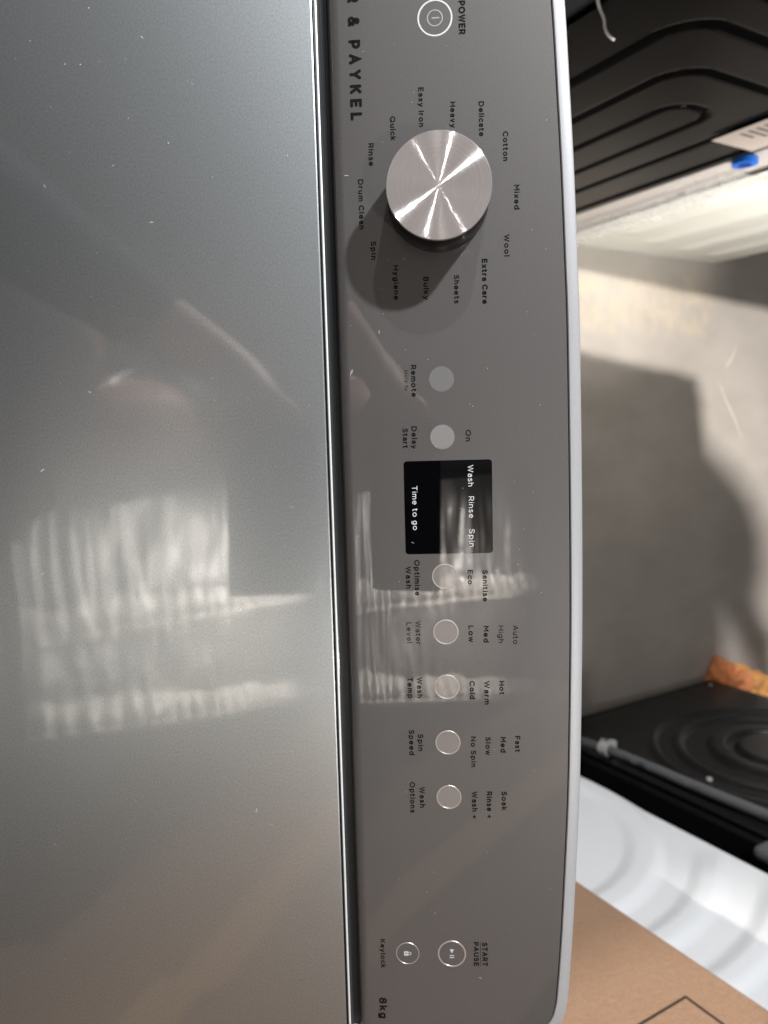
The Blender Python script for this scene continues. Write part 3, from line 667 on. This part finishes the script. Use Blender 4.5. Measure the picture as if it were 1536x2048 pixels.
# ------------------------------------------------------------------ the photographer and the phone (seen as reflections in the panel)
def skin_mesh(name, nodes_, edges_, m, parent=None, sub=1):
    """nodes_: name -> (pos, rx, ry); first node is the root"""
    ks = list(nodes_); me = bpy.data.meshes.new(name); me.from_pydata([nodes_[k][0] for k in ks], [(ks.index(a), ks.index(b)) for a, b in edges_], [])
    o = bpy.data.objects.new(name, me); C.objects.link(o)
    o.modifiers.new('s', 'SKIN'); me.skin_vertices[0].data[0].use_root = True
    for i, k in enumerate(ks):
        r = nodes_[k][1:]; me.skin_vertices[0].data[i].radius = (r[0], r[1] if len(r) > 1 else r[0])
    o.modifiers.new('d', 'SUBSURF').levels = sub
    dg = bpy.context.evaluated_depsgraph_get(); dg.update()
    m2 = bpy.data.meshes.new_from_object(o.evaluated_get(dg)); bpy.data.objects.remove(o)
    for p in m2.polygons: p.use_smooth = True
    m2.materials.clear(); m2.materials.append(m); m2.name = name
    q = bpy.data.objects.new(name, m2); C.objects.link(q)
    if parent: q.parent = parent
    return q
PX = -.03
def cw(x, y, z): return CAM + M @ Vector((x, y, z))       # camera frame (right, down, forward) -> place
B = {'pelvis': ((PX, -.76, .93), .15, .11), 'waist': ((PX, -.76, 1.12), .135, .10), 'chest': ((PX, -.74, 1.34), .17, .11), 'upper': ((PX, -.72, 1.475), .125, .09),
     'neck': ((PX+.01, -.69, 1.555), .062), 'jaw': ((PX+.01, -.64, 1.595), .066, .072), 'head': ((PX+.01, -.63, 1.66), .08, .09), 'crown': ((PX+.01, -.65, 1.71), .058, .062)}
E_ = [('pelvis', 'waist'), ('waist', 'chest'), ('chest', 'upper'), ('upper', 'neck'), ('neck', 'jaw'), ('jaw', 'head'), ('head', 'crown')]
def limb(pref, pts, start):
    prev = start
    for k, (n_, p, r) in enumerate(pts):
        B[pref+n_] = (tuple(p), r); E_.append((prev, pref+n_)); prev = pref+n_
for s_, pf in ((-1, 'l'), (1, 'r')):
    limb(pf, [('hip', (PX+s_*.09, -.84, .86), .085), ('knee', (PX+s_*.10, -.80, .48), .055), ('ankle', (PX+s_*.11, -.86, .09), .036), ('toe', (PX+s_*.13, -.70, .035), .032)], 'pelvis')
lw_, rw_ = cw(-.052, -.045, -.055), cw(-.055, .200, -.050)
limb('l', [('shoulder', (PX-.245, -.71, 1.555), .072), ('elbow', (-.34, -.67, 1.21), .066), ('wrist', lw_, .026)], 'upper')  # left arm thickened and placed to block front lamp from panel and lid
limb('r', [('shoulder', (PX+.15, -.73, 1.39), .05), ('elbow', (PX+.20, -.78, 1.16), .042), ('wrist', (PX+.22, -.70, .95), .026)], 'upper')
# hands close on the phone's short ends: palm behind, fingers round the edges
def hand(pf, side):
    y0 = .0 if side < 0 else .16
    sg = 1 if side < 0 else -1
    palm = cw(-.040, y0 + sg*(-.022), -.040); B[pf+'palm'] = (tuple(palm), .022, .016); E_.append((pf+'wrist', pf+'palm'))
    for k, (xx, ln) in enumerate(((-.010, .040), (-.030, .046), (-.050, .043), (-.068, .034))):
        a = cw(xx, y0 + sg*(-.018), -.028); b = cw(xx, y0 + sg*ln*.45, -.024); c = cw(xx, y0 + sg*ln, -.020)
        for n_, p, r in (('a', a, .010), ('b', b, .0088), ('c', c, .0075)): B[pf+'f%d' % k+n_] = (tuple(p), r)
        E_.extend([(pf+'palm', pf+'f%da' % k), (pf+'f%da' % k, pf+'f%db' % k), (pf+'f%db' % k, pf+'f%dc' % k)])
    a = cw(-.085, y0 + sg*(-.010), -.030); b = cw(-.092, y0 + sg*.012, -.016); c = cw(-.088, y0 + sg*.032, -.006)
    for n_, p, r in (('a', a, .011), ('b', b, .010), ('c', c, .0085)): B[pf+'t'+n_] = (tuple(p), r)
    E_.extend([(pf+'palm', pf+'ta'), (pf+'ta', pf+'tb'), (pf+'tb', pf+'tc')])
hand('l', -1)
# the other hand hangs relaxed at the side
wx, wy, wz = PX+.22, -.70, .95
B['rpalm'] = ((wx, wy+.012, wz-.055), .018, .034); E_.append(('rwrist', 'rpalm'))
for k, ln in enumerate((.075, .085, .08, .062)):
    y = wy + .045 - .022*k
    for n_, p, r in (('a', (wx, y, wz-.09), .0095), ('b', (wx-.006, y+.002, wz-.09-ln*.5), .0085), ('c', (wx-.022, y+.002, wz-.09-ln), .0072)): B['rf%d' % k+n_] = (p, r)
    E_.extend([('rpalm', 'rf%da' % k), ('rf%da' % k, 'rf%db' % k), ('rf%db' % k, 'rf%dc' % k)])
for n_, p, r in (('ta', (wx-.008, wy+.045, wz-.045), .011), ('tb', (wx-.018, wy+.066, wz-.075), .0098), ('tc', (wx-.024, wy+.070, wz-.103), .008)): B['r'+n_] = (p, r)
E_.extend([('rpalm', 'rta'), ('rta', 'rtb'), ('rtb', 'rtc')])

person = empty('person', (PX, -.82, 0))
tag(person, 'person in dark clothes leaning over the machine with a phone, seen only as a reflection', 'person')
rel(skin_mesh('body', B, E_, m_skin, person, 2), person)
J = {k: B[k] for k in ('waist', 'pelvis', 'chest', 'upper', 'lshoulder', 'lelbow', 'rshoulder', 'relbow')}
J = {k: (v[0], v[1]+.014, (v[2] if len(v) > 2 else v[1])+.014) for k, v in J.items()}
J['chest'] = ((PX-.06, -.74, 1.34), .245, .12); J['waist'] = ((PX-.04, -.76, 1.12), .22, .125)  # chest and waist widened to keep front lamp light off the lid
for pf in 'lr':
    e = Vector(B[pf+'elbow'][0]); w_ = Vector(B[pf+'wrist'][0]); J[pf+'cuff'] = (tuple(e.lerp(w_, .86)), .037)
rel(skin_mesh('jumper', J, [('pelvis', 'waist'), ('waist', 'chest'), ('chest', 'upper'), ('upper', 'lshoulder'), ('lshoulder', 'lelbow'), ('lelbow', 'lcuff'), ('upper', 'rshoulder'), ('rshoulder', 'relbow'), ('relbow', 'rcuff')], m_cloth, person, 2), person)
K = {'pelvis': ((PX, -.84, .93), .162, .122)}
for pf in 'lr':
    for k in ('hip', 'knee', 'ankle'): K[pf+k] = (B[pf+k][0], B[pf+k][1]+.016)
rel(skin_mesh('trousers', K, [('pelvis', 'lhip'), ('lhip', 'lknee'), ('lknee', 'lankle'), ('pelvis', 'rhip'), ('rhip', 'rknee'), ('rknee', 'rankle')], m_cloth, person, 2), person)
bm = bmesh.new(); bmesh.ops.create_icosphere(bm, subdivisions=4, radius=1)
for v in bm.verts:
    v.co = Vector((PX + .01 + v.co.x*.092, -.655 + v.co.y*.100, 1.69 + v.co.z*.085 + (.0 if v.co.y < .3 else .02)))
rel(obj('hair', bm, m_hair, person, True), person)
bm = bmesh.new(); box(bm, -.075, .009, -.008, .163, -.0115, -.0025, .0025)
for v in bm.verts: v.co = cw(*v.co)
bmesh.ops.recalc_face_normals(bm, faces=bm.faces)
ph = tag(obj('phone', bm, mat('phone_case', (.008, .008, .009), .45)), 'black phone held just above the control panel, seen only as a reflection in it', 'phone')

# ------------------------------------------------------------------ dust
def dust():
    bm = bmesh.new(); rnd = random.Random(5)
    def flake(Mx, x, y, L_, wd, a, z):
        bend = rnd.uniform(-.5, .5)
        pts = [Vector((-L_/2, 0, 0)), Vector((0, bend*L_*.3, L_*.08)), Vector((L_/2, 0, 0))]
        rot = Matrix.Rotation(a, 3, 'Z'); lo, hi = [], []
        for p in pts:
            lo.append(bm.verts.new(Mx @ (rot @ (p+Vector((0, -wd/2, 0))) + Vector((x, y, z)))))
            hi.append(bm.verts.new(Mx @ (rot @ (p+Vector((0, wd/2, wd*.4))) + Vector((x, y, z)))))
        for k in range(2): bm.faces.new((lo[k], lo[k+1], hi[k+1], hi[k]))
    LW = PF(LT, (0, LY, LZ)); PW = PF()
    for k in range(210):
        x = rnd.uniform(-.22, .30); y = rnd.uniform(-.22, -.004)
        big = rnd.random() < .10
        flake(LW, x, y, rnd.uniform(.0012, .003) if big else rnd.uniform(.0002, .0005), rnd.uniform(.0002, .0003) if big else .00028, rnd.uniform(0, 3.14), .0002)
    for k in range(55):
        x = rnd.uniform(-.19, .30); y = rnd.uniform(-.037, .055)
        big = rnd.random() < .06
        flake(PW, x, y, rnd.uniform(.001, .0022) if big else rnd.uniform(.0002, .0004), rnd.uniform(.0002, .0003) if big else .0002, rnd.uniform(0, 3.14), .0002)
    o = obj('dust', bm, mat('pale_lint', (.75, .72, .68), .8))
    tag(o, 'scattered pale lint and dust specks on the lid and control panel', 'dust', None, 'stuff')
dust()
